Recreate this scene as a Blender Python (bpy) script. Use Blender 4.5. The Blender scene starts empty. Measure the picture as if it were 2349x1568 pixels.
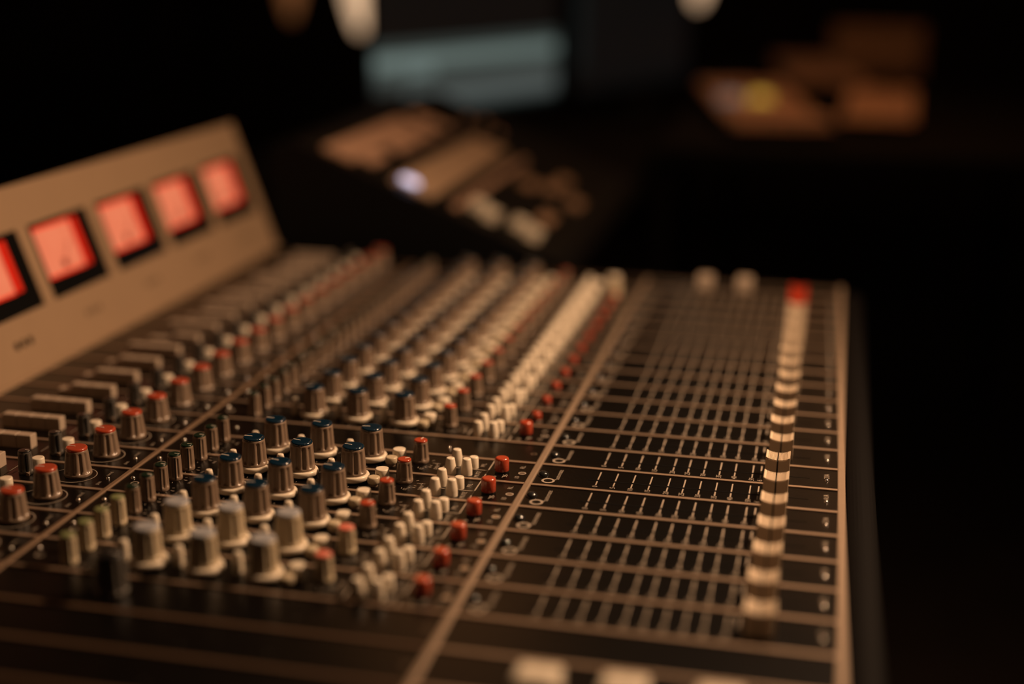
import bpy, bmesh, math, random
from mathutils import Vector, Matrix
random.seed(7)
S = 0.035            # one channel-strip width in metres
Z0 = 0.85            # height of the console's top panel above the floor
def W(u, v, w=0.0):  # u across the desk, v along it, w up; in strip widths
    return Vector((u*S, v*S, Z0+w*S))

# ---------------------------------------------------------------- camera
cam = bpy.data.cameras.new('camera'); cam_o = bpy.data.objects.new('camera', cam)
bpy.context.scene.collection.objects.link(cam_o)
cam.sensor_width = 36.0; cam.sensor_fit = 'HORIZONTAL'; cam.lens = 3262/2349*36
cam_o.location = W(4.52413, -16.08488, 8.76453)
R_ = Vector((0.97613628, 0.21683111, 0.01192598)); D_ = Vector((0.06932056, -0.259083, -0.96336424)); F_ = Vector((-0.20579752, 0.9412015, -0.26793117))
m3 = Matrix((R_, -D_, -F_)).transposed()
cam_o.rotation_euler = m3.to_euler()
cam.clip_start = 0.02; cam.clip_end = 60
cam.dof.use_dof = True; cam.dof.focus_distance = 24.2*S; cam.dof.aperture_fstop = 1.65
cam.dof.aperture_blades = 0
bpy.context.scene.camera = cam_o
# ---------------------------------------------------------------- view, world, lights
sc = bpy.context.scene
sc.view_settings.view_transform = 'Standard'; sc.view_settings.look = 'None'
sc.view_settings.gamma = 1.0; sc.view_settings.use_curve_mapping = False
sc.view_settings.exposure = 0.0
wd = bpy.data.worlds.new('room_ambient'); sc.world = wd; wd.use_nodes = True
wd.node_tree.nodes['Background'].inputs[0].default_value = (1, .62, .35, 1)
wd.node_tree.nodes['Background'].inputs[1].default_value = 0.002
def light(name, kind, loc, target, power, col, size=.1, angle=1.0, blend=.6):
    l = bpy.data.lights.new(name, kind); l.energy = power; l.color = col
    if kind == 'AREA': l.shape = 'DISK'; l.size = size
    else: l.shadow_soft_size = size
    if kind == 'SPOT': l.spot_size = angle; l.spot_blend = blend
    o = bpy.data.objects.new(name, l); sc.collection.objects.link(o); o.location = loc
    o.rotation_euler = (Vector(target)-Vector(loc)).to_track_quat('-Z', 'Y').to_euler()
    return o
WARM = (1, .61, .35)
light('key_lamp', 'AREA', W(11.5, 11.5, 16), W(-1, 6, 0), 9.6, WARM, .07)
light('overhead_lamp', 'AREA', W(7, 4, 22), W(0, 4, 0), .5, WARM, .04)
light('far_soft_lamp', 'AREA', W(-13, 50, 24), W(-1, 6, 0), .25, (1, .40, .13), .35)
light('ceiling_fill', 'AREA', W(0, 60, 54), W(0, 60, 0), 1.6, (1, .62, .40), 2.5)  # unseen fill added to lift the dark room slightly
light('bridge_fill', 'AREA', W(6, 22, 22), W(-8, 16, 2), 0.25, WARM, .10)  # unseen light without a fixture, brightens the meter bridge
light('table_fill', 'AREA', W(6, 50, 20), W(4, 58, 0), 1.7, (1, .42, .15), .10)  # unseen light added for an orange glow on the table gear

# ---------------------------------------------------------------- materials
def mat(name, col, rough=.5, metal=0, spec=.5, emit=None, es=0, noise=0, nscale=40, bump=0, bscale=400, coat=0, sss=0):
    m = bpy.data.materials.new(name); m.use_nodes = True; nt = m.node_tree; b = nt.nodes['Principled BSDF']
    b.inputs['Base Color'].default_value = (*col, 1); b.inputs['Roughness'].default_value = rough
    b.inputs['Metallic'].default_value = metal; b.inputs['Specular IOR Level'].default_value = spec
    b.inputs['Coat Weight'].default_value = coat
    if emit: b.inputs['Emission Color'].default_value = (*emit, 1); b.inputs['Emission Strength'].default_value = es
    if noise or bump:
        tc = nt.nodes.new('ShaderNodeTexCoord')
    if noise:
        n = nt.nodes.new('ShaderNodeTexNoise'); n.inputs['Scale'].default_value = nscale; n.inputs['Detail'].default_value = 5
        nt.links.new(tc.outputs['Object'], n.inputs['Vector'])
        r = nt.nodes.new('ShaderNodeMix'); r.data_type = 'RGBA'
        r.inputs[6].default_value = (*[c*(1-noise) for c in col], 1); r.inputs[7].default_value = (*[min(1, c*(1+noise)) for c in col], 1)
        nt.links.new(n.outputs['Fac'], r.inputs[0]); nt.links.new(r.outputs[2], b.inputs['Base Color'])
    if bump:
        n2 = nt.nodes.new('ShaderNodeTexNoise'); n2.inputs['Scale'].default_value = bscale
        nt.links.new(tc.outputs['Object'], n2.inputs['Vector'])
        bp = nt.nodes.new('ShaderNodeBump'); bp.inputs['Strength'].default_value = bump; bp.inputs['Distance'].default_value = .0004
        nt.links.new(n2.outputs['Fac'], bp.inputs['Height']); nt.links.new(bp.outputs[0], b.inputs['Normal'])
    return m
M = dict(
 panel=mat('black_anodised_panel', (.003, .0024, .002), .28, 0, .25, noise=.3, nscale=60, bump=.15),
 edge=mat('bare_aluminium_edge', (.40, .29, .21), .38, .6, .5, noise=.12, nscale=120),
 rail=mat('satin_rail', (.27, .20, .145), .42, .3, .5, noise=.1, nscale=150),
 darkedge=mat('dark_brown_edge', (.085, .050, .030), .5, 0, .25),  # darker edge colour, on blank strips left of the main divider
 lrail=mat('dimmed_left_rail', (.19, .125, .08), .45, .2, .4, noise=.15, nscale=150),  # darker copy of the rail: weaker light on the left put in colour
 print=mat('white_silkscreen', (.30, .25, .20), .7, 0, .2),
 slot=mat('fader_slot_black', (.002, .002, .002), .9, 0, .1),
 screw=mat('black_dome_screw', (.02, .02, .02), .12, .2, .8),
 chrome=mat('worn_chrome', (.55, .5, .45), .22, .9),
 grey=mat('grey_knob_plastic', (.20, .145, .105), .30, 0, .5, noise=.06, nscale=200),
 dgrey=mat('dark_knob_plastic', (.075, .068, .06), .32, 0, .5),
 cream=mat('cream_knob_plastic', (.48, .40, .28), .32, 0, .5, noise=.05, nscale=200),
 white=mat('ivory_button_plastic', (.70, .62, .50), .32, 0, .5, noise=.05, nscale=300),
 ivory=mat('aged_ivory_key_dim_button', (.40, .32, .25), .42, 0, .5, noise=.08, nscale=200),  # key colour, also dims the far square buttons
 blue=mat('navy_cap', (.004, .017, .034), .14, 0, .6, coat=.3),
 pblue=mat('pale_blue_cap', (.30, .31, .34), .35),
 red=mat('red_cap', (.36, .050, .020), .20, 0, .6, coat=.3),
 pred=mat('pale_red_cap', (.62, .16, .11), .4),
 green=mat('dark_green_cap', (.004, .016, .009), .25, 0, .6),
 pgreen=mat('pale_green_cap', (.17, .19, .08), .4),
 black=mat('black_cap', (.008, .008, .008), .35),
 line=mat('cap_pointer_line', (.75, .68, .60), .5),
 bridge=mat('beige_enamelled_bridge', (.30, .205, .13), .42, 0, .4, noise=.06, nscale=30, bump=.1),
 bezel=mat('black_meter_bezel', (.004, .004, .004), .3, 0, .3),
 hole=mat('dark_screw_hole', (.004, .002, .001), .9, 0, .1),
 faint=mat('faint_worn_mark', (.13, .085, .05), .6),
 fader=mat('ivory_fader_plastic', (.62, .50, .37), .36, 0, .5),
 redfader=mat('red_fader_plastic', (.55, .05, .02), .36, 0, .5),
 vinyl=mat('black_vinyl_armrest', (.0025, .002, .002), .8, 0, .08, bump=.5, bscale=150),
 case=mat('black_steel_case', (.003, .003, .003), .6, 0, .1),
 wall=mat('dark_acoustic_wall', (.06, .045, .038), .9, 0, .1, noise=.3, nscale=3),
 floor=mat('dark_wood_floor', (.04, .028, .022), .7, 0, .2, noise=.4, nscale=6),
 desk=mat('black_desk_laminate', (.006, .0045, .004), .8, 0, .05),
 key=mat('tan_remote_key', (.50, .30, .20), .5, noise=.1, nscale=60),
 bar=mat('tan_brushed_strip', (.46, .31, .20), .45, .1, noise=.15, nscale=40),
 gear=mat('brown_gear_panel', (.34, .20, .12), .5, noise=.5, nscale=30),
 lamp=mat('glowing_paper_shade', (.8, .6, .4), .6, emit=(1, .64, .38), es=.85),
 dimlamp=mat('dimly_glowing_shade', (.4, .25, .15), .6, emit=(1, .36, .12), es=.13),
 cord=mat('black_cord', (.01, .01, .01), .6),
 led=mat('bluish_white_led', (.6, .6, .7), .4, emit=(.62, .60, .85), es=1.3),
 yled=mat('yellow_led', (.5, .4, .1), .4, emit=(.55, .36, .05), es=.8),
 bled=mat('pale_blue_display', (.3, .35, .4), .4, emit=(.25, .28, .30), es=.25),
)
def face_mat():   # backlit meter scale: even salmon glow from the lamp behind, redder toward the plastic's rim
    m = bpy.data.materials.new('backlit_meter_scale'); m.use_nodes = True; nt = m.node_tree; b = nt.nodes['Principled BSDF']
    b.inputs['Base Color'].default_value = (.2, .04, .02, 1); b.inputs['Roughness'].default_value = .4
    b.inputs['Emission Strength'].default_value = 1.0
    tc = nt.nodes.new('ShaderNodeTexCoord'); n = nt.nodes.new('ShaderNodeTexNoise'); n.inputs['Scale'].default_value = 55
    nt.links.new(tc.outputs['Object'], n.inputs['Vector'])
    r = nt.nodes.new('ShaderNodeMix'); r.data_type = 'RGBA'
    r.inputs[6].default_value = (.60, .155, .075, 1); r.inputs[7].default_value = (.66, .20, .10, 1)
    nt.links.new(n.outputs['Fac'], r.inputs[0]); nt.links.new(r.outputs[2], b.inputs['Emission Color'])
    return m
M['face'] = face_mat()
M['rim'] = mat('red_translucent_plastic', (.55, .03, .015), .25, emit=(.75, .035, .012), es=.55)
M['rim2'] = mat('deep_red_plastic_wall', (.60, .03, .015), .25, emit=(.6, .02, .008), es=.28)
M['hub'] = mat('needle_hub', (.12, .01, .006), .4, emit=(.25, .02, .01), es=.4)
def screen_mat(): # what the monitor shows: bright and grey rows of a session window
    m = bpy.data.materials.new('lit_screen'); m.use_nodes = True; nt = m.node_tree; b = nt.nodes['Principled BSDF']
    b.inputs['Base Color'].default_value = (.01, .01, .01, 1); b.inputs['Roughness'].default_value = .3
    b.inputs['Emission Strength'].default_value = 1.0
    at = nt.nodes.new('ShaderNodeAttribute'); at.attribute_name = 'col'; at.attribute_type = 'GEOMETRY'
    nt.links.new(at.outputs['Color'], b.inputs['Emission Color'])
    return m
M['screen'] = screen_mat()

# ---------------------------------------------------------------- mesh helpers (all in strip-width units)
class MB:
    def __init__(s): s.v = []; s.f = []; s.m = []; s.mats = []; s.sm = []
    def mi(s, k):
        if k not in s.mats: s.mats.append(k)
        return s.mats.index(k)
    def add(s, vs, fs, k, smooth=False):
        o = len(s.v); s.v += [tuple(x) for x in vs]; i = s.mi(k)
        for f in fs: s.f.append([o+a for a in f]); s.m.append(i); s.sm.append(smooth)
    def box(s, u0, u1, v0, v1, w0, w1, k, T=None):
        vs = [Vector((u, v, w)) for w in (w0, w1) for v in (v0, v1) for u in (u0, u1)]
        if T: vs = [T @ x for x in vs]
        s.add(vs, [(0, 2, 3, 1), (4, 5, 7, 6), (0, 1, 5, 4), (2, 6, 7, 3), (0, 4, 6, 2), (1, 3, 7, 5)], k)
    def bbox(s, u0, u1, v0, v1, w0, w1, k, b=.02, T=None):   # box with chamfered top edges
        r = []
        for w, i in ((w0, 0), (w1-b, 0), (w1-b*.3, b*.7), (w1, b*1.6)):
            r.append([Vector((u0+i, v0+i, w)), Vector((u1-i, v0+i, w)), Vector((u1-i, v1-i, w)), Vector((u0+i, v1-i, w))])
        vs = [x for q in r for x in q]
        if T: vs = [T @ x for x in vs]
        fs = [(3, 2, 1, 0), (12, 13, 14, 15)]
        for a in range(3):
            for j in range(4): fs.append((a*4+j, a*4+(j+1) % 4, a*4+4+(j+1) % 4, a*4+4+j))
        s.add(vs, fs, k)
    def lathe(s, prof, k, n=32, cx=0, cy=0, mod=None, smooth=True, T=None, cap=True):
        vs = []
        for (r, z) in prof:
            for i in range(n):
                a = 2*math.pi*i/n; rr = r if mod is None else mod(r, z, a)
                vs.append(Vector((cx+rr*math.cos(a), cy+rr*math.sin(a), z)))
        fs = []
        for j in range(len(prof)-1):
            for i in range(n): fs.append((j*n+i, j*n+(i+1) % n, (j+1)*n+(i+1) % n, (j+1)*n+i))
        if T: vs = [T @ x for x in vs]
        s.add(vs, fs, k, smooth)
        if cap:
            t = len(prof)-1
            s.add([vs[t*n+i] for i in range(n)], [tuple(range(n))], k, False)
    def ring(s, cx, cy, r0, r1, z, k, a0=0, a1=2*math.pi, n=32):
        vs = []; 
        for i in range(n+1):
            a = a0+(a1-a0)*i/n
            vs += [(cx+r0*math.cos(a), cy+r0*math.sin(a), z), (cx+r1*math.cos(a), cy+r1*math.sin(a), z)]
        s.add(vs, [(2*i, 2*i+1, 2*i+3, 2*i+2) for i in range(n)], k)
    def quad(s, u0, u1, v0, v1, z, k): s.add([(u0, v0, z), (u1, v0, z), (u1, v1, z), (u0, v1, z)], [(0, 1, 2, 3)], k)
    def stroke(s, u0, v0, u1, v1, t, z, k):
        d = Vector((u1-u0, v1-v0)); d.normalize(); n = Vector((-d.y, d.x))*t/2
        s.add([(u0-n.x, v0-n.y, z), (u1-n.x, v1-n.y, z), (u1+n.x, v1+n.y, z), (u0+n.x, v0+n.y, z)], [(0, 1, 2, 3)], k)
    def text(s, txt, u, v, size, z, k='print', ang=math.pi/2, center=False):
        vs, fs, wid = glyphs(txt)
        ca, sa = math.cos(ang), math.sin(ang); ox = -wid/2 if center else 0
        s.add([(u+(x+ox)*size*ca-y*size*sa, v+(x+ox)*size*sa+y*size*ca, z) for x, y in vs], fs, k)
    def mesh(s, name):
        me = bpy.data.meshes.new(name)
        me.from_pydata([(x*S, y*S, z*S) for x, y, z in s.v], [], s.f)
        for k in s.mats: me.materials.append(M[k])
        me.polygons.foreach_set('material_index', s.m); me.polygons.foreach_set('use_smooth', s.sm)
        me.update()
        return me
_g = {}
def glyphs(t):
    if t not in _g:
        c = bpy.data.curves.new('t', 'FONT'); c.body = t; c.size = 1.0; c.resolution_u = 2
        o = bpy.data.objects.new('t', c)
        me = o.to_mesh()
        vs = [(p.co.x, p.co.y) for p in me.vertices]; fs = [tuple(p.vertices) for p in me.polygons]
        wid = max([x for x, _ in vs]) if vs else 0
        o.to_mesh_clear(); bpy.data.objects.remove(o); bpy.data.curves.remove(c)
        _g[t] = (vs, fs, wid)
    return _g[t]
col = sc.collection
def empty(name, loc, label, cat, group=None):
    o = bpy.data.objects.new(name, None); col.objects.link(o); o.location = loc; o.empty_display_size = .05
    o['label'] = label; o['category'] = cat
    if group: o['group'] = group
    return o
def obj(name, me, parent=None, loc=(0, 0, 0), rot=None, label=None):   # loc: world for top level, local to the parent otherwise
    o = bpy.data.objects.new(name, me); col.objects.link(o); o.location = loc
    if rot: o.rotation_euler = rot
    if parent: o.parent = parent
    if label: o['label'] = label
    return o
def tag(o, label, cat, group=None):
    o['label'] = label; o['category'] = cat
    if group: o['group'] = group
    return o
def struct(name, me, loc=(0, 0, 0)):
    o = obj(name, me, None, loc); o['kind'] = 'structure'; return o

# ---------------------------------------------------------------- the mixing console
con = empty('mixing_console', (0, .28, 0), 'large analogue mixing console with rows of knobs and faders', 'mixing console')
def P(u, v, w=0): return W(u, v, w)-con.location
def part(name, me, u=0, v=0, w=0, rz=0, label=None, parent=None):
    if parent is None: return obj(name, me, con, P(u, v, w), (0, 0, rz) if rz else None, label)
    return obj(name, me, parent, (u*S, v*S, w*S), None, label)
VN, VF = -4, 22          # first and last strip edge
ZP = .004                # print lies just above the panel
E2 = .045                # half width of the bare metal joint between two strips

def panel_common(b, kind):
    b.box(-11.3, 5.12, E2, 1-E2, -.10, 0, 'panel')
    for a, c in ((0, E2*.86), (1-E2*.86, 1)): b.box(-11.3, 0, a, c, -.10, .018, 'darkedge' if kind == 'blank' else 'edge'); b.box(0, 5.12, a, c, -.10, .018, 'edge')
def fader_print(b, label):
    # ring mark and word, fader scale
    b.ring(.30, .25, .075, .115, ZP, 'print'); b.quad(.35, .43, .30, .325, ZP, 'print')
    b.text('automate', .47, .33, .125, ZP)
    tick = [(1.12, '0'), (1.42, '5'), (1.72, '10'), (2.01, '15'), (2.32, '20'), (2.58, '25'), (2.85, '30'), (3.12, '35'), (3.38, '40'), (3.68, '50'), (3.82, '60')]
    for u, t in tick:
        b.quad(u-.012, u+.012, .25, .43, ZP, 'print'); b.quad(u-.012, u+.012, .50, .87, ZP, 'print')
        b.text(t, u+.04, .115 if len(t) > 1 else .15, .13, ZP)
    b.quad(.95, 4.65, .455, .48, ZP, 'slot')
    b.text(label, 4.98, .52, .13, ZP)
    b.lathe([(.038, 0), (.034, .02), (.02, .03), (.008, .034)], 'chrome', 14, 4.94, .42)
    b.lathe([(.10, 0), (.098, .02), (.075, .05), (.04, .068), (.012, .073)], 'screw', 24, .17, .5)
def marks(b, cx, cy, r, n, a0, a1, t=.012, l=.05):
    for i in range(n):
        a = a0+(a1-a0)*i/max(1, n-1)
        b.stroke(cx+r*math.cos(a), cy+r*math.sin(a), cx+(r+l)*math.cos(a), cy+(r+l)*math.sin(a), t, ZP, 'print')
def eq_print(b):
    b.ring(-.20, .48, 0, .05, ZP, 'chrome', n=16); b.ring(-.20, .48, .05, .07, ZP, 'print', n=16)
    b.text('RL', -.21, .70, .12, ZP); b.text('10', -.21, .20, .12, ZP)
    b.text('36', -.60, .13, .12, ZP); b.stroke(-.50, .20, -.44, .36, .012, ZP, 'print'); b.text('35', -.42, .23, .12, ZP)
    for u in (-1.60, -.80): b.quad(u-.012, u+.012, E2, 1-E2, ZP, 'print')
    b.quad(-1.6, -.8, .455, .475, ZP, 'print')
    b.text('PFL', -.90, .62, .11, ZP); b.text('MUTE', -.90, .10, .11, ZP)
    # dial marks around the small red-capped knob and the big ones
    marks(b, -2.06, .56, .23, 7, -2.4, .6); b.text('12', -1.92, .22, .09, ZP); b.text('6', -1.80, .36, .09, ZP); b.text('0', -1.72, .55, .09, ZP)
    b.text('DIRECT', -1.68, .30, .09, ZP)
    for u in (-4.70, -3.82, -2.90): marks(b, u, .46, .30, 9, -3.9, .75, .010, .04); b.text('dB', u-.06, .08, .075, ZP)
    for v in (.28, .78): marks(b, -5.86, v, .17, 6, -2.6, .5, .010, .04); b.text('kHz', -5.52, v-.16, .07, ZP); b.text('8', -5.62, v-.05, .07, ZP)
    b.ring(-6.42, .42, .05, .075, ZP, 'print', n=18)
    b.lathe([(.04, 0), (.036, .025), (.012, .04)], 'chrome', 12, -6.55, .62)
def left_print(b):
    b.ring(-7.55, .52, .335, .352, ZP, 'print', -2.9, 2.0, 40)
    b.stroke(-8.1, .42, -7.88, .72, .012, ZP, 'print')
    b.text('send', -7.0, .62, .10, ZP); b.text('pan', -6.98, .20, .10, ZP)
    b.quad(-8.75, -8.736, E2, .95, ZP, 'print'); b.text('level', -8.62, .3, .08, ZP)
    b.lathe([(.035, 0), (.03, .025), (.01, .035)], 'chrome', 12, -6.95, .50)
def strip_mesh(kind, label='A1A'):
    b = MB(); panel_common(b, kind)
    if kind == 'blank':
        b.ring(-.20, .48, .04, .055, ZP, 'faint', n=14); b.ring(-3.2, .3, 0, .02, ZP, 'chrome', n=8); b.ring(-2.0, .35, 0, .02, ZP, 'chrome', n=8)
    if kind in ('full', 'middle_blank'): fader_print(b, label); left_print(b)
    if kind == 'full': eq_print(b)
    if kind == 'middle_blank':
        b.ring(-.20, .48, .04, .055, ZP, 'faint', n=14)
        b.lathe([(.035, 0), (.03, .025), (.01, .035)], 'chrome', 12, -1.75, .42)
        b.lathe([(.035, 0), (.03, .025), (.01, .035)], 'chrome', 12, -5.9, .5)
    return b.mesh('channel_panel')
pm = dict(a=strip_mesh('full', 'A1A'), b=strip_mesh('full', '21A'), mid=strip_mesh('middle_blank', '21A'), blank=strip_mesh('blank'))
for j in range(VN, VF):
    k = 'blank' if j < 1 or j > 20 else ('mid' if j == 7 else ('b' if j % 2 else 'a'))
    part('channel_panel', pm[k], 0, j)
# rails and frame
b = MB(); b.bbox(-.060, .060, VN, VF, 0, .045, 'rail', .015); part('divider_rail', b.mesh('divider_rail'))
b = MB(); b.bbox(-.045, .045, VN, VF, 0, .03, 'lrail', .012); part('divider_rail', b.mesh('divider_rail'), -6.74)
b = MB(); b.bbox(0, .13, VN, VF+.4, -.3, .02, 'rail', .012); part('edge_rail', b.mesh('edge_rail'), 5.12)
b = MB(); b.box(-13.4, 5.1, VN-.3, VF+.4, -7.5, -.12, 'case'); b.box(-11.3, 5.1, VF, VF+.4, -.12, 0, 'case'); b.box(-11.3, 5.1, VN-.3, VN, -.12, 0, 'case')
part('console_case', b.mesh('console_case'))
b = MB()
prof = []
for i in range(13):
    a = math.pi*i/12; prof.append((5.27+.26-.26*math.cos(a), -.40+.26*math.sin(a)))
prof = [(5.27, -1.6)]+prof+[(5.79, -1.6)]
n = len(prof); vs = [(u, v, w) for v in (VN-.3, VF+.4) for (u, w) in prof]
b.add(vs, [(i, i+1, n+i+1, n+i) for i in range(n-1)]+[(n-1, 0, n, 2*n-1), tuple(range(n)), tuple(range(2*n-1, n-1, -1))], 'vinyl', False)
part('armrest', b.mesh('armrest'))
for (u, v) in ((-12.4, -3), (4, -3), (-12.4, 21), (4, 21)):
    b = MB(); b.box(-.8, .8, -.8, .8, -Z0/S, -7.5, 'case'); part('leg', b.mesh('console_leg'), u, v)

# ---- knobs
def fluted(n, depth, z0, z1):
    def f(r, z, a):
        if z < z0 or z > z1: return r
        k = .5+.5*math.cos(n*a)
        return r-depth*max(0, (k-.35)/.65)**.7
    return f
def knob_body(mk, rb, rt, h, n, depth, w0=0, seg=66, mark=None):
    b = MB()
    prof = [(rb*.96, w0), (rb, w0+.02), (rb*.995, w0+.055)]
    for i in range(6):
        t = i/5; prof.append((rb+(rt-rb)*(.12+.8*t), w0+.06+(h-.115)*t))
    prof += [(rt, w0+h-.035), (rt*.985, w0+h-.015), (rt*.94, w0+h-.004)]
    b.lathe(prof, mk, seg, mod=fluted(n, depth, w0+.056, w0+h-.05))
    if mark:   # dark pointer groove down the flank
        a = mark; T = Matrix.Rotation(a, 4, 'Z')
        b.box(rt-.01, rb+.004, -.012, .012, w0+.03, w0+h-.02, 'black', T)
    return b.mesh('knob_body')
def cap_mesh(mk, r, w0, h=.04, line=True, short=False):
    b = MB()
    b.lathe([(r*.96, w0-.01), (r, w0+h*.35), (r*.97, w0+h*.7), (r*.90, w0+h*.93), (r*.82, w0+h)], mk, 40)
    if line: b.box(r*.12, r*.85, -.007, .007, w0+h-.002, w0+h+.005, 'line')
    return b.mesh('knob_cap')
def collar_mesh(mk, r0, r1):
    b = MB(); b.lathe([(r1*.93, .035), (r1, .055), (r1, .105), (r1*.97, .125), (r1*.90, .132), (r0, .134)], mk, 48)
    b.lathe([(r0, -.0), (r0, .04)], 'black', 24, cap=False)
    return b.mesh('knob_collar')
K = {}
for s, body in (('', 'grey'), ('c', 'cream')):
    K['eq'+s] = knob_body(body, .222, .192, .475, 11, .030, .12)
    K['red'+s] = knob_body(body, .148, .122, .385, 9, .020)
    K['green'+s] = knob_body(body, .128, .112, .43, 9, .018, mark=-1.05)
K['gain'] = knob_body('grey', .235, .187, .46, 11, .028)
K['dark'] = knob_body('dgrey', .225, .195, .56, 11, .03)
K['point'] = knob_body('dgrey', .125, .112, .40, 8, .016, mark=-.75)
CAP = dict(eq=cap_mesh('blue', .188, .595), eqc=cap_mesh('pblue', .188, .595), red=cap_mesh('red', .120, .385, .03), redc=cap_mesh('pred', .120, .385, .03),
           green=cap_mesh('green', .108, .43, .025, True, True), greenc=cap_mesh('pgreen', .108, .43, .025), gain=cap_mesh('red', .185, .46, .045),
           dark=cap_mesh('black', .20, .56, .05), point=cap_mesh('black', .108, .40, .02))
COL = collar_mesh('white', .20, .272); COLC = collar_mesh('white', .20, .285)
b = MB(); b.lathe([(.10, 0), (.10, .10), (.099, .12), (.075, .275), (.068, .29), (.055, .294)], 'white', 28); WB = b.mesh('push_button')
b = MB(); b.lathe([(.085, 0), (.085, .03), (.082, .19), (.072, .205), (.06, .208)], 'white', 28); WBs = b.mesh('push_button')
b = MB(); b.lathe([(.075, 0), (.073, .20), (.058, .30), (.05, .315), (.04, .318)], 'white', 22); ST = b.mesh('switch_button')
b = MB(); b.lathe([(.07, 0), (.07, .12)], 'cream', 20, cap=False); b.lathe([(.115, .10), (.12, .115), (.12, .225), (.113, .238), (.10, .242)], 'white', 32); RB = b.mesh('round_button')
b = MB(); b.lathe([(.07, 0), (.07, .08)], 'grey', 20, cap=False); b.lathe([(.10, .06), (.108, .075), (.106, .15), (.098, .162), (.08, .168)], 'cream', 30); RBs = b.mesh('round_button')
b = MB(); b.lathe([(.115, 0), (.115, .05)], 'black', 24, cap=False); b.lathe([(.122, .035), (.126, .05), (.124, .235), (.113, .262), (.09, .270)], 'red', 36); RED = b.mesh('red_button')
b = MB(); b.lathe([(.09, 0), (.094, .02), (.092, .10), (.083, .12), (.065, .125)], 'red', 30); REDl = b.mesh('red_button')
b = MB(); b.lathe([(.108, 0), (.112, .02), (.110, .21), (.104, .226), (.085, .23)], 'white', 30); LB = b.mesh('round_button')
b = MB(); b.bbox(0, .283, -.10, .10, 0, .25, 'ivory', .012); KEY = b.mesh('square_key')
b = MB(); b.bbox(0, .283, -.10, .10, 0, .13, 'ivory', .012); KEYd = b.mesh('square_key')
# pointer knob gets a little beak at its foot
def beak(me_src):
    b = MB(); a = -.75; T = Matrix.Rotation(a, 4, 'Z')
    b.add([T @ Vector(x) for x in ((.10, -.045, .0), (.10, .045, .0), (.185, 0, .0), (.10, -.045, .07), (.10, .045, .07), (.185, 0, .045))],
          [(0, 1, 2), (3, 5, 4), (0, 2, 5, 3), (2, 1, 4, 5), (1, 0, 3, 4)], 'grey')
    return b.mesh('pointer_beak')
BEAK = beak(None)
pressed = {8: (0,), 9: (0,), 10: (0,), 12: (0, 1), 14: (0,), 17: (0, 1), 19: (0,)}
for j in range(0, VF):
    cream = j in (1, 2); s = 'c' if cream else ''
    jr = lambda a: random.uniform(-a, a)
    if 1 <= j <= 20 and j != 7:
        for u in (-4.70, -3.83, -2.91):
            k = part('equalizer_knob', K['eq'+s], u, j+.46, rz=3.15+jr(.25), label='cream equalizer knob with a pale cap' if cream else None)
            part('knob_cap', CAP['eq'+s], parent=k, label='pale blue cap' if cream else 'navy blue cap')
            part('knob_collar', COLC if cream else COL, parent=k, label='ivory collar')
            part('switch_button', ST, u-.43, j+.56)
        k = part('send_knob', K['red'+s], -2.06, j+.62, rz=1.1+jr(.6)); part('knob_cap', CAP['red'+s], parent=k, label='pale red cap' if cream else 'red cap')
        part('round_button', RB, -2.42, j+.52); part('round_button', RBs, -2.50, j+.30)
        for dv in (.28, .79):
            k = part('frequency_knob', K['green'+s], -5.86, j+dv, rz=jr(.15)); part('knob_cap', CAP['green'+s], parent=k, label='pale green cap' if cream else 'dark green cap')
        for u, v in ((-1.40, .62), (-1.40, .17), (-1.12, .20)): part('push_button', WB, u, j+v)
        part('push_button', WBs, -1.08, j+.55)
        if j < 20: part('mute_button', RED if j < 9 else REDl, -.56, j+.47, label='round red mute button')
        else:
            k = part('monitor_knob', knob_body('cream', .19, .17, .5, 10, .02), -.62, j-.2); part('knob_cap', cap_mesh('white', .165, .5), parent=k)
    if j == 0:
        k = part('talkback_knob', K['dark'], -4.78, .52, label='dark grey knob with a black cap'); part('knob_cap', CAP['dark'], parent=k, label='black cap')
    if 1 <= j <= 21:
        k = part('gain_knob', K['gain'], -7.54, j+.57, rz=3.1+jr(.2)); part('knob_cap', CAP['gain'], parent=k, label='red cap')
        k = part('pan_knob', K['point'], -8.42, j+.40, rz=jr(.1)); part('knob_cap', CAP['point'], parent=k, label='black cap'); part('pointer_beak', BEAK, parent=k)
        part('round_button', LB, -8.30, j+.60)
        for q in range(4):
            part('square_key', KEYd if q in pressed.get(j, ()) else KEY, -10.15+q*.297, j+.60)
    elif j == 0:
        pass
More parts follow.
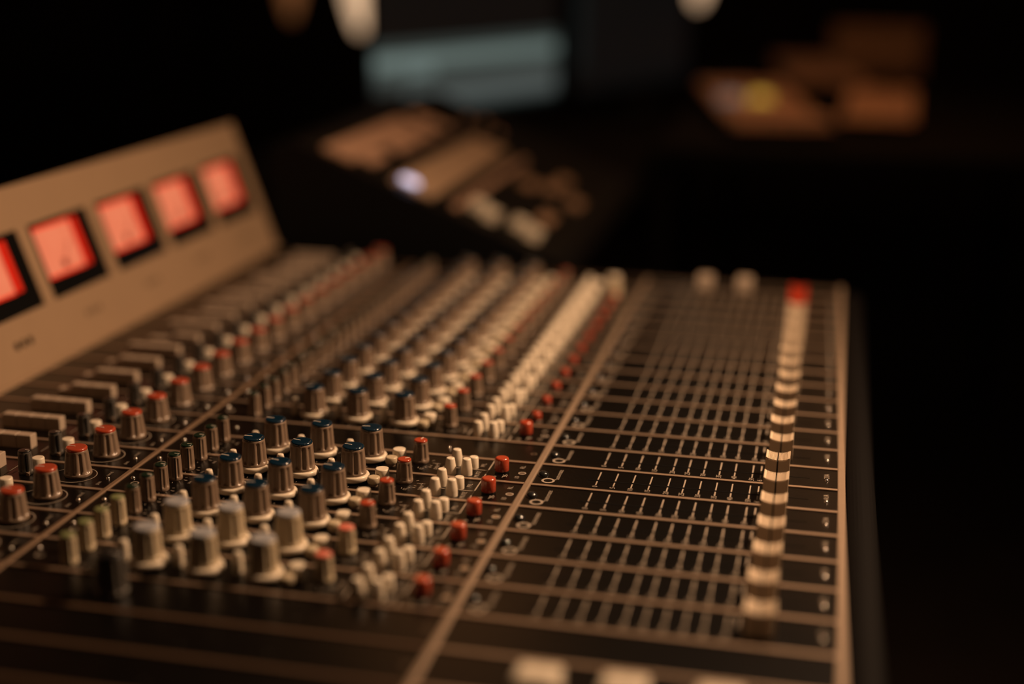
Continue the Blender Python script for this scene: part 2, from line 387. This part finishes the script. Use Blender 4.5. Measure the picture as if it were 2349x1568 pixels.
# ---- fader caps: saddle-shaped, ribbed across the travel
def fader_cap(mk):
    b = MB(); L, wv = .205, .195
    def top(u): return .405-.050*(1-(u/L)**2)
    for sgn in (-1, 1):
        pts = [(sgn*.014, 0.02), (sgn*L, 0.02)]; tops = []
        nr = 7; a, c = .022, L-.035
        tops.append((sgn*.014, top(0)))
        for i in range(nr):
            x0 = a+(c-a)*i/nr; x1 = a+(c-a)*(i+1)/nr; g = (x1-x0)*.42
            tops += [(sgn*x0, top(x0)), (sgn*(x0+.001), top(x0)-.028), (sgn*(x0+g), top(x0)-.028), (sgn*(x0+g+.001), top(x0))]
        tops += [(sgn*(c+.004), top(c)), (sgn*(L-.008), top(L)), (sgn*L, top(L)-.010)]
        base = [(sgn*L, .02)]
        poly = [(sgn*.014, .02)]+tops+base
        n = len(poly); vs = [(u, v, w) for v in (-wv, wv) for (u, w) in poly]
        fs = [(i, (i+1) % n, n+(i+1) % n, n+i) for i in range(n)]
        if sgn > 0: fs = [tuple(reversed(f)) for f in fs]
        b.add(vs, fs, mk)
        # side walls as strips from the foot up, so the ribs' outline stays clean
        for sv in (-wv, wv):
            o = []
            for i in range(1, n-2):
                (u0, w0), (u1, w1) = poly[i], poly[i+1]
                o.append([(u0, sv, .02), (u1, sv, .02), (u1, sv, w1), (u0, sv, w0)])
            for q in o: b.add(q, [(0, 1, 2, 3)], mk)
    b.box(-.012, .012, -wv+.03, wv-.03, .02, .32, 'black')
    b.box(-.02, .02, -.01, .01, -.09, .02, 'chrome')
    return b.mesh('fader_cap')
FC, FR = fader_cap('fader'), fader_cap('redfader')
for j in range(1, 21):
    part('fader_cap', FR if j >= 19 else FC, 4.10+random.uniform(-.012, .012)+(.02 if j in (8, 12) else 0), j+.465, label='red fader cap' if j >= 19 else None)
# ---- big ivory push buttons on the near and far master strips
b = MB(); b.bbox(-.27, .27, -.22, .22, 0, .62, 'white', .05); BIG = b.mesh('square_button')
for u in (1.66, 2.68, 3.78): part('square_button', BIG, u, -1.38)
b = MB(); b.bbox(-.20, .20, -.18, .18, 0, .33, 'ivory', .05); BIG2 = b.mesh('square_button')  # darker than the near buttons: weaker far light put in the colour
for u in (1.62, 2.66): part('square_button', BIG2, u, 21.5)

# ---- meter bridge: a beige box with a leaning front, meters let into it
tilt = math.atan2(1.31, 3.63)
Tb = Matrix(((-math.sin(tilt), 0, math.cos(tilt)), (0, 1, 0), (math.cos(tilt), 0, math.sin(tilt)))).to_4x4()   # (s, v, n) -> (u, v, w)
def fb(b, s0, s1, v0, v1, n0, n1, k): b.box(s0, s1, v0, v1, n0, n1, k, Tb)
BL, BR_ = -4.0, 23.34
VM = [8.45, 11.41, 14.39, 17.33, 20.30]; MW = 2.52
b = MB(); th = .35
fb(b, 0.02, 1.22, BL, BR_, -th, 0, 'bridge'); fb(b, 2.93, 3.86, BL, BR_, -th, 0, 'bridge')
seg = BL
for v in VM: fb(b, 1.22, 2.93, seg, v, -th, 0, 'bridge'); seg = v+MW
fb(b, 1.22, 2.93, seg, BR_, -th, 0, 'bridge')
fb(b, 0, 3.86, BL, BR_, -1.6, -th-.35, 'case')
fb(b, 3.86, 3.90, BL, BR_, -1.6, -.02, 'case'); fb(b, 0, 3.88, BR_, BR_+.04, -1.6, -.02, 'case')
fb(b, -.06, .02, BL, BR_, -.5, .08, 'bridge')
bridge = part('meter_bridge', b.mesh('meter_bridge'), -11.35, 0, .02, label='beige meter bridge leaning over the knobs')
b = MB(); b.lathe([(.088, 0), (.085, .006)], 'hole', 16, T=Tb @ Matrix(((0, 1, 0), (1, 0, 0), (0, 0, 1))).to_4x4()); HOLE = b.mesh('screw_hole')
b = MB(); b.lathe([(.08, 0), (.08, .005)], 'faint', 16, T=Tb @ Matrix(((0, 1, 0), (1, 0, 0), (0, 0, 1))).to_4x4()); HOLE2 = b.mesh('screw_hole')
for i, v in enumerate(VM):
    for q, dv in enumerate((-.26, 0, .26)):
        c = Tb @ Vector((.66, v+1.26+dv, .001))
        part('screw_hole', HOLE if i < 1 else HOLE2, c.x, c.y, c.z, parent=bridge)
b = MB()
def meter_bezel():
    b = MB(); s0, s1, v0, v1 = 1.22, 2.93, 0, MW; a0, a1, c0, c1 = 1.64, 2.83, .15, 2.08
    for q in ((s0, a0, v0, v1), (a1, s1, v0, v1), (a0, a1, v0, c0), (a0, a1, c1, v1)): fb(b, *q, -.36, -.03, 'bezel')
    fb(b, s0, s1, v0, v1, -.70, -.36, 'bezel')
    return b.mesh('meter_bezel')
def meter_face():
    b = MB(); fb(b, 1.64, 2.83, .15, 1.82, -.30, -.09, 'rim'); fb(b, 1.70, 2.76, .19, 1.76, -.12, -.07, 'face')
    fb(b, 1.66, 2.80, 1.89, 2.07, -.34, -.06, 'rim2')
    return b.mesh('meter_face')
def needle():
    b = MB(); T = Tb @ Matrix.Translation((1.88, 1.0, -.07))
    b.lathe([(.10, 0), (.09, .03), (.05, .04)], 'hub', 18, T=T)
    b.box(.08, .62, -.008, .008, .01, .02, 'hub', T @ Matrix.Rotation(.75, 4, 'Z'))
    return b.mesh('meter_needle')
MBz, MF, MN = meter_bezel(), meter_face(), needle()
for v in VM:
    k = part('vu_meter', MBz, -11.35, v, .02, label='black framed meter glowing red')
    part('meter_face', MF, parent=k, label='glowing salmon red scale'); part('meter_needle', MN, parent=k)

# ---------------------------------------------------------------- desk beyond the console, tape remote on it
b = MB(); b.box(-21, -2.8, 23.6, 62, -1.0, -.4, 'desk')
for u in (-20.4, -3.6):
    for v in (24.2, 61): b.box(u, u+.7, v, v+.7, -Z0/S, -1.0, 'desk')
me = b.mesh('desk'); tag(obj('desk', me, None, W(0, 0)), 'black laminate desk beyond the far end of the console', 'desk')
rem = empty('remote_control_unit', W(-6.8, 24, -.4), 'sloping black control unit with rows of tan keys and a bluish light', 'control unit')
def rp(name, me, parent=rem, label=None): return obj(name, me, parent, (0, 0, 0), None, label)
ts = math.atan2(3.1, 7.9)
Tr = Matrix(((-math.cos(ts), 0, math.sin(ts)), (0, 1, 0), (math.sin(ts), 0, math.cos(ts)))).to_4x4(); Tr = Matrix.Translation((3.9, 0, .4)) @ Tr   # (s, v-24, n)
b = MB(); pr = [(4.1, 0), (4.1, .22), (-4.0, 3.45), (-4.9, 3.35), (-4.9, 0)]
pr = [(4.3, 0), (3.98, .36), (-3.95, 3.50), (-4.8, 3.40), (-4.8, 0)]
n = len(pr); vs = [(u, v, w) for v in (-.4, 15.6) for (u, w) in pr]
b.add(vs, [(i, (i+1) % n, n+(i+1) % n, n+i) for i in range(n)]+[tuple(reversed(range(n))), tuple(range(n, 2*n))], 'case')
rp('housing', b.mesh('housing'))
random.seed(3)
b = MB(); b.bbox(0, .42, 0, .58, 0, .16, 'key', .03, None); 
def tkey(ds, dv, h, k):
    b = MB(); b.bbox(0, ds, 0, dv, 0, h, k, .03, Tr.to_3x3().to_4x4()); return b.mesh('key_cap')
k1 = tkey(.46, .60, .16, 'key')
def rat(me, s, v, nrm=0, name='key_cap', label=None):
    c = Tr @ Vector((s, v, nrm)); return obj(name, me, rem, (c.x*S, c.y*S, c.z*S), None, label)
for s in (6.30, 6.82, 7.34):
    for q in range(14):
        if s < 6.5 and q in (0, 3, 4, 8, 11): continue
        if q > 10 and random.random() < .4: continue
        rat(k1, s, .15+q*.70)
rat(tkey(1.35, 10.0, .12, 'bar'), 4.15, .1, name='brushed_strip', label='tan brushed strip')
k2 = tkey(.22, .30, .14, 'key'); k4 = tkey(.44, .55, .30, 'white'); k5 = tkey(.5, 1.2, .1, 'gear')
for q in range(13): rat(k2, 3.32, .3+q*.78)
for (s, v) in ((2.72, 1.0), (2.2, .6), (1.35, 1.0), (.8, .6)): rat(k4, s, v)
for (s, v) in ((2.3, 6.5), (1.6, 7.2), (.6, 6.6), (.9, 3.0), (1.5, 9)): rat(k5, s, v)
for (s, v) in ((6.3, 12.5), (5.8, 13.4), (5.0, 12.4)): rat(k2, s, v)
b = MB(); b.lathe([(.30, 0), (.29, .05), (.2, .09), (.05, .1)], 'led', 20, T=Tr.to_3x3().to_4x4())
rat(b.mesh('indicator_light'), 4.95, .15, .22, 'indicator_light', 'glowing bluish white indicator')

# ---------------------------------------------------------------- monitors
def monitor(x0, w, zb, h, bands, label, base):
    hd = Vector((.36566, .93075, 0)); M0 = Vector((-15.0, 44.07, 0)); nrm = Vector((hd.y, -hd.x, 0))
    org = M0+hd*(x0+w/2); ang = math.atan2(hd.y, hd.x)
    root = empty('computer_monitor', W(org.x, org.y, base), label, 'monitor'); root.rotation_euler = (0, 0, ang)
    b = MB(); z0 = zb-base
    b.box(-w/2-.15, w/2+.15, .02, .14, z0-.3, z0+h+.3, 'case'); b.box(-w/4, w/4, .14, .7, z0+1, z0+h-1, 'case')
    for q in ((-w/2-.15, -w/2, z0-.3, z0+h+.3), (w/2, w/2+.15, z0-.3, z0+h+.3), (-w/2, w/2, z0-.3, z0), (-w/2, w/2, z0+h, z0+h+.3)): b.box(q[0], q[1], -.04, .02, q[2], q[3], 'case')
    obj('monitor_frame', b.mesh('monitor_frame'), root)
    b = MB(); b.box(-.9, .9, .6, 1.4, .2, z0+2, 'case'); b.bbox(-3, 3, -1.4, 2.6, 0, .25, 'case', .08); obj('monitor_stand', b.mesh('monitor_stand'), root)
    me = bpy.data.meshes.new('screen'); vs = []; fs = []; cs = []
    for (a, c, z_0, z_1, cl) in bands:
        o = len(vs); d = -.0 if cl is bands[0][4] else -.004
        vs += [((a-w/2)*S, d*S, (z_0-base)*S), ((c-w/2)*S, d*S, (z_0-base)*S), ((c-w/2)*S, d*S, (z_1-base)*S), ((a-w/2)*S, d*S, (z_1-base)*S)]
        fs.append((o, o+1, o+2, o+3)); cs.append(cl)
    me.from_pydata(vs, [], fs); ca = me.color_attributes.new('col', 'FLOAT_COLOR', 'CORNER')
    for i, p in enumerate(me.polygons):
        for l in p.loop_indices: ca.data[l].color = (*cs[i], 1)
    me.materials.append(M['screen']); obj('screen', me, root, label='lit screen')
g1 = (.0035, .0030, .0028)
rows = [(0, 15, 1.2, 10.2, g1), (0, 15, 4.05, 4.55, (.035, .045, .040)), (0, 15, 3.45, 4.05, (.125, .165, .150)), (0, 4.4, 3.0, 4.0, (.15, .195, .18)),
        (0, 15, 2.45, 3.45, (.035, .042, .038)), (2.3, 15, 1.75, 2.45, (.075, .088, .083)), (3.2, 15, 1.5, 1.75, (.05, .06, .057)), (3.4, 15, 1.3, 1.5, (.012, .02, .019))]
for r in range(10):   # thin track rows in the grey part
    rows.append((3.5, 14.8, 2.5+r*.085, 2.52+r*.085, (.015, .018, .016)))
monitor(0, 15, 1.2, 9, rows, 'computer monitor showing pale bluish bands on a dark screen', -.4)
monitor(16.8, 13, 1.2, 9, [(0, 13, 1.2, 10.2, (.003, .003, .003)), (.1, 1.0, 2.5, 10, (.006, .009, .009))], 'computer monitor almost dark beside the brighter one', -.4)

# ---------------------------------------------------------------- hanging lamps
def lamp(u, v, wbot, rx, h, mk, label):
    root = empty('pendant_lamp', W(u, v, wbot), label, 'lamp', None)
    b = MB(); prof = []
    for i in range(17):
        t = i/16; prof.append((rx*math.sin(math.pi*min(1, t*.96+.02))**.75, h*t))
    b.lathe(prof, mk, 32); obj('lamp_shade', b.mesh('lamp_shade'), root)
    b = MB(); b.lathe([(.06, h), (.06, (2.9-Z0)/S-wbot)], 'cord', 8); obj('cord', b.mesh('lamp_cord'), root)
lamp(-27.85, 80.95, 2.8, 1.30, 10.5, 'lamp', 'bright cream pendant lamp with a long rounded shade')
lamp(-32.66, 80.31, 3.6, 1.0, 9, 'dimlamp', 'dim brown pendant lamp beside the bright one')
lamp(-4.91, 86.79, 4.9, 1.4, 10, 'lamp', 'glowing cream pendant lamp above the far equipment table')

# ---------------------------------------------------------------- equipment on the side table at the right
b = MB(); b.box(-2.6, 17, 43, 86, .2, .8, 'desk')
for u in (-2.3, 16):
    for v in (43.5, 85): b.box(u, u+.6, v, v+.6, -Z0/S, .2, 'desk')
tag(obj('equipment_table', b.mesh('equipment_table'), None, W(0, 0)), 'dark table with equipment standing on it at the right', 'table')
def gearbox(name, cu, cv, ang, du, dv, h, label, cat, leds=(), tone='gear', rows=4, cols=7, kmat='key', tilt=0):
    root = empty(name, W(cu, cv, .8), label, cat); root.rotation_euler = (0, 0, ang)
    b = MB(); T = None
    hf = h*.55
    vs = [(-du/2, -dv/2, 0), (du/2, -dv/2, 0), (du/2, dv/2, 0), (-du/2, dv/2, 0), (-du/2, -dv/2, hf), (du/2, -dv/2, hf), (du/2, dv/2, h), (-du/2, dv/2, h)]
    b.add(vs, [(3, 2, 1, 0), (0, 1, 5, 4), (1, 2, 6, 5), (2, 3, 7, 6), (3, 0, 4, 7)], 'case'); b.add([vs[4], vs[5], vs[6], vs[7]], [(0, 1, 2, 3)], tone)
    obj('housing', b.mesh('housing'), root)
    cu_, cv_ = du/cols, dv/rows
    b = MB(); b.bbox(-cu_*.36, cu_*.36, -cv_*.3, cv_*.3, 0, .25, kmat, .03); km = b.mesh('key_cap')
    for r in range(rows):
        for c in range(cols):
            if random.random() < .25: continue
            v = -dv/2+cv_*(r+.5); z = hf+(h-hf)*(v+dv/2)/dv
            obj('key_cap', km, root, ((-du/2+cu_*(c+.5))*S, v*S, (z-.02)*S))
    for (lu, lv, r, mk, nm) in leds:
        b = MB(); z = hf+(h-hf)*(lv+dv/2)/dv
        b.lathe([(r, 0), (r*.9, .3), (r*.5, .4)], mk, 20); obj('indicator_light', b.mesh('indicator_light'), root, (lu*S, lv*S, z*S), None, nm)
gearbox('drum_machine', 1.2, 54.5, .20, 4.4, 15.5, 1.0, 'tan topped machine with a yellow light and a bluish display', 'electronic device',
        [(.2, .8, .55, 'yled', 'glowing yellow light'), (-1.3, .5, .6, 'bled', 'pale bluish display')])
gearbox('tabletop_mixer', 7.0, 56.5, -.05, 3.4, 11, .9, 'small tan topped unit to the right of the machine with lights', 'electronic device')
gearbox('patch_box', 3.6, 74, .15, 4.2, 13, 1.2, 'brown box behind the machine with the yellow light', 'electronic device', rows=3, cols=4)
def rack(u, v, w, du, h, label):
    root = empty('equipment_rack', W(u, v, .8), label, 'rack')
    b = MB(); b.box(-du/2, du/2, 0, 3, 0, h, 'case'); obj('housing', b.mesh('rack_housing'), root)
    for i in range(3):
        b = MB(); b.bbox(-du/2+.4, du/2-.4, -h*.14, h*.14, 0, .15, 'gear', .03, Matrix.Translation((0, 0, h*(.2+.3*i))) @ Matrix.Rotation(math.pi/2, 4, 'X'))
        obj('rack_panel', b.mesh('rack_panel'), root)
rack(7.4, 82.4, .8, 6.6, 3.4, 'low rack of brown fronted units at the back of the side table')

# ---------------------------------------------------------------- the room
def plane_box(name, x0, x1, y0, y1, z0, z1, k):
    b = MB(); b.box(x0/S, x1/S, y0/S, y1/S, z0/S, z1/S, k); struct(name, b.mesh(name))
plane_box('floor', -4.2, 4.2, -3.2, 6.2, -.1, 0, 'floor')
plane_box('ceiling', -4.2, 4.2, -3.2, 6.2, 2.9, 3.0, 'wall')
plane_box('wall_back', -4.2, 4.2, 6.1, 6.2, 0, 2.9, 'wall')
plane_box('wall_front', -4.2, 4.2, -3.2, -3.1, 0, 2.9, 'wall')
plane_box('wall_left', -4.2, -4.1, -3.1, 6.1, 0, 2.9, 'wall')
plane_box('wall_right', 4.1, 4.2, -3.1, 6.1, 0, 2.9, 'wall')
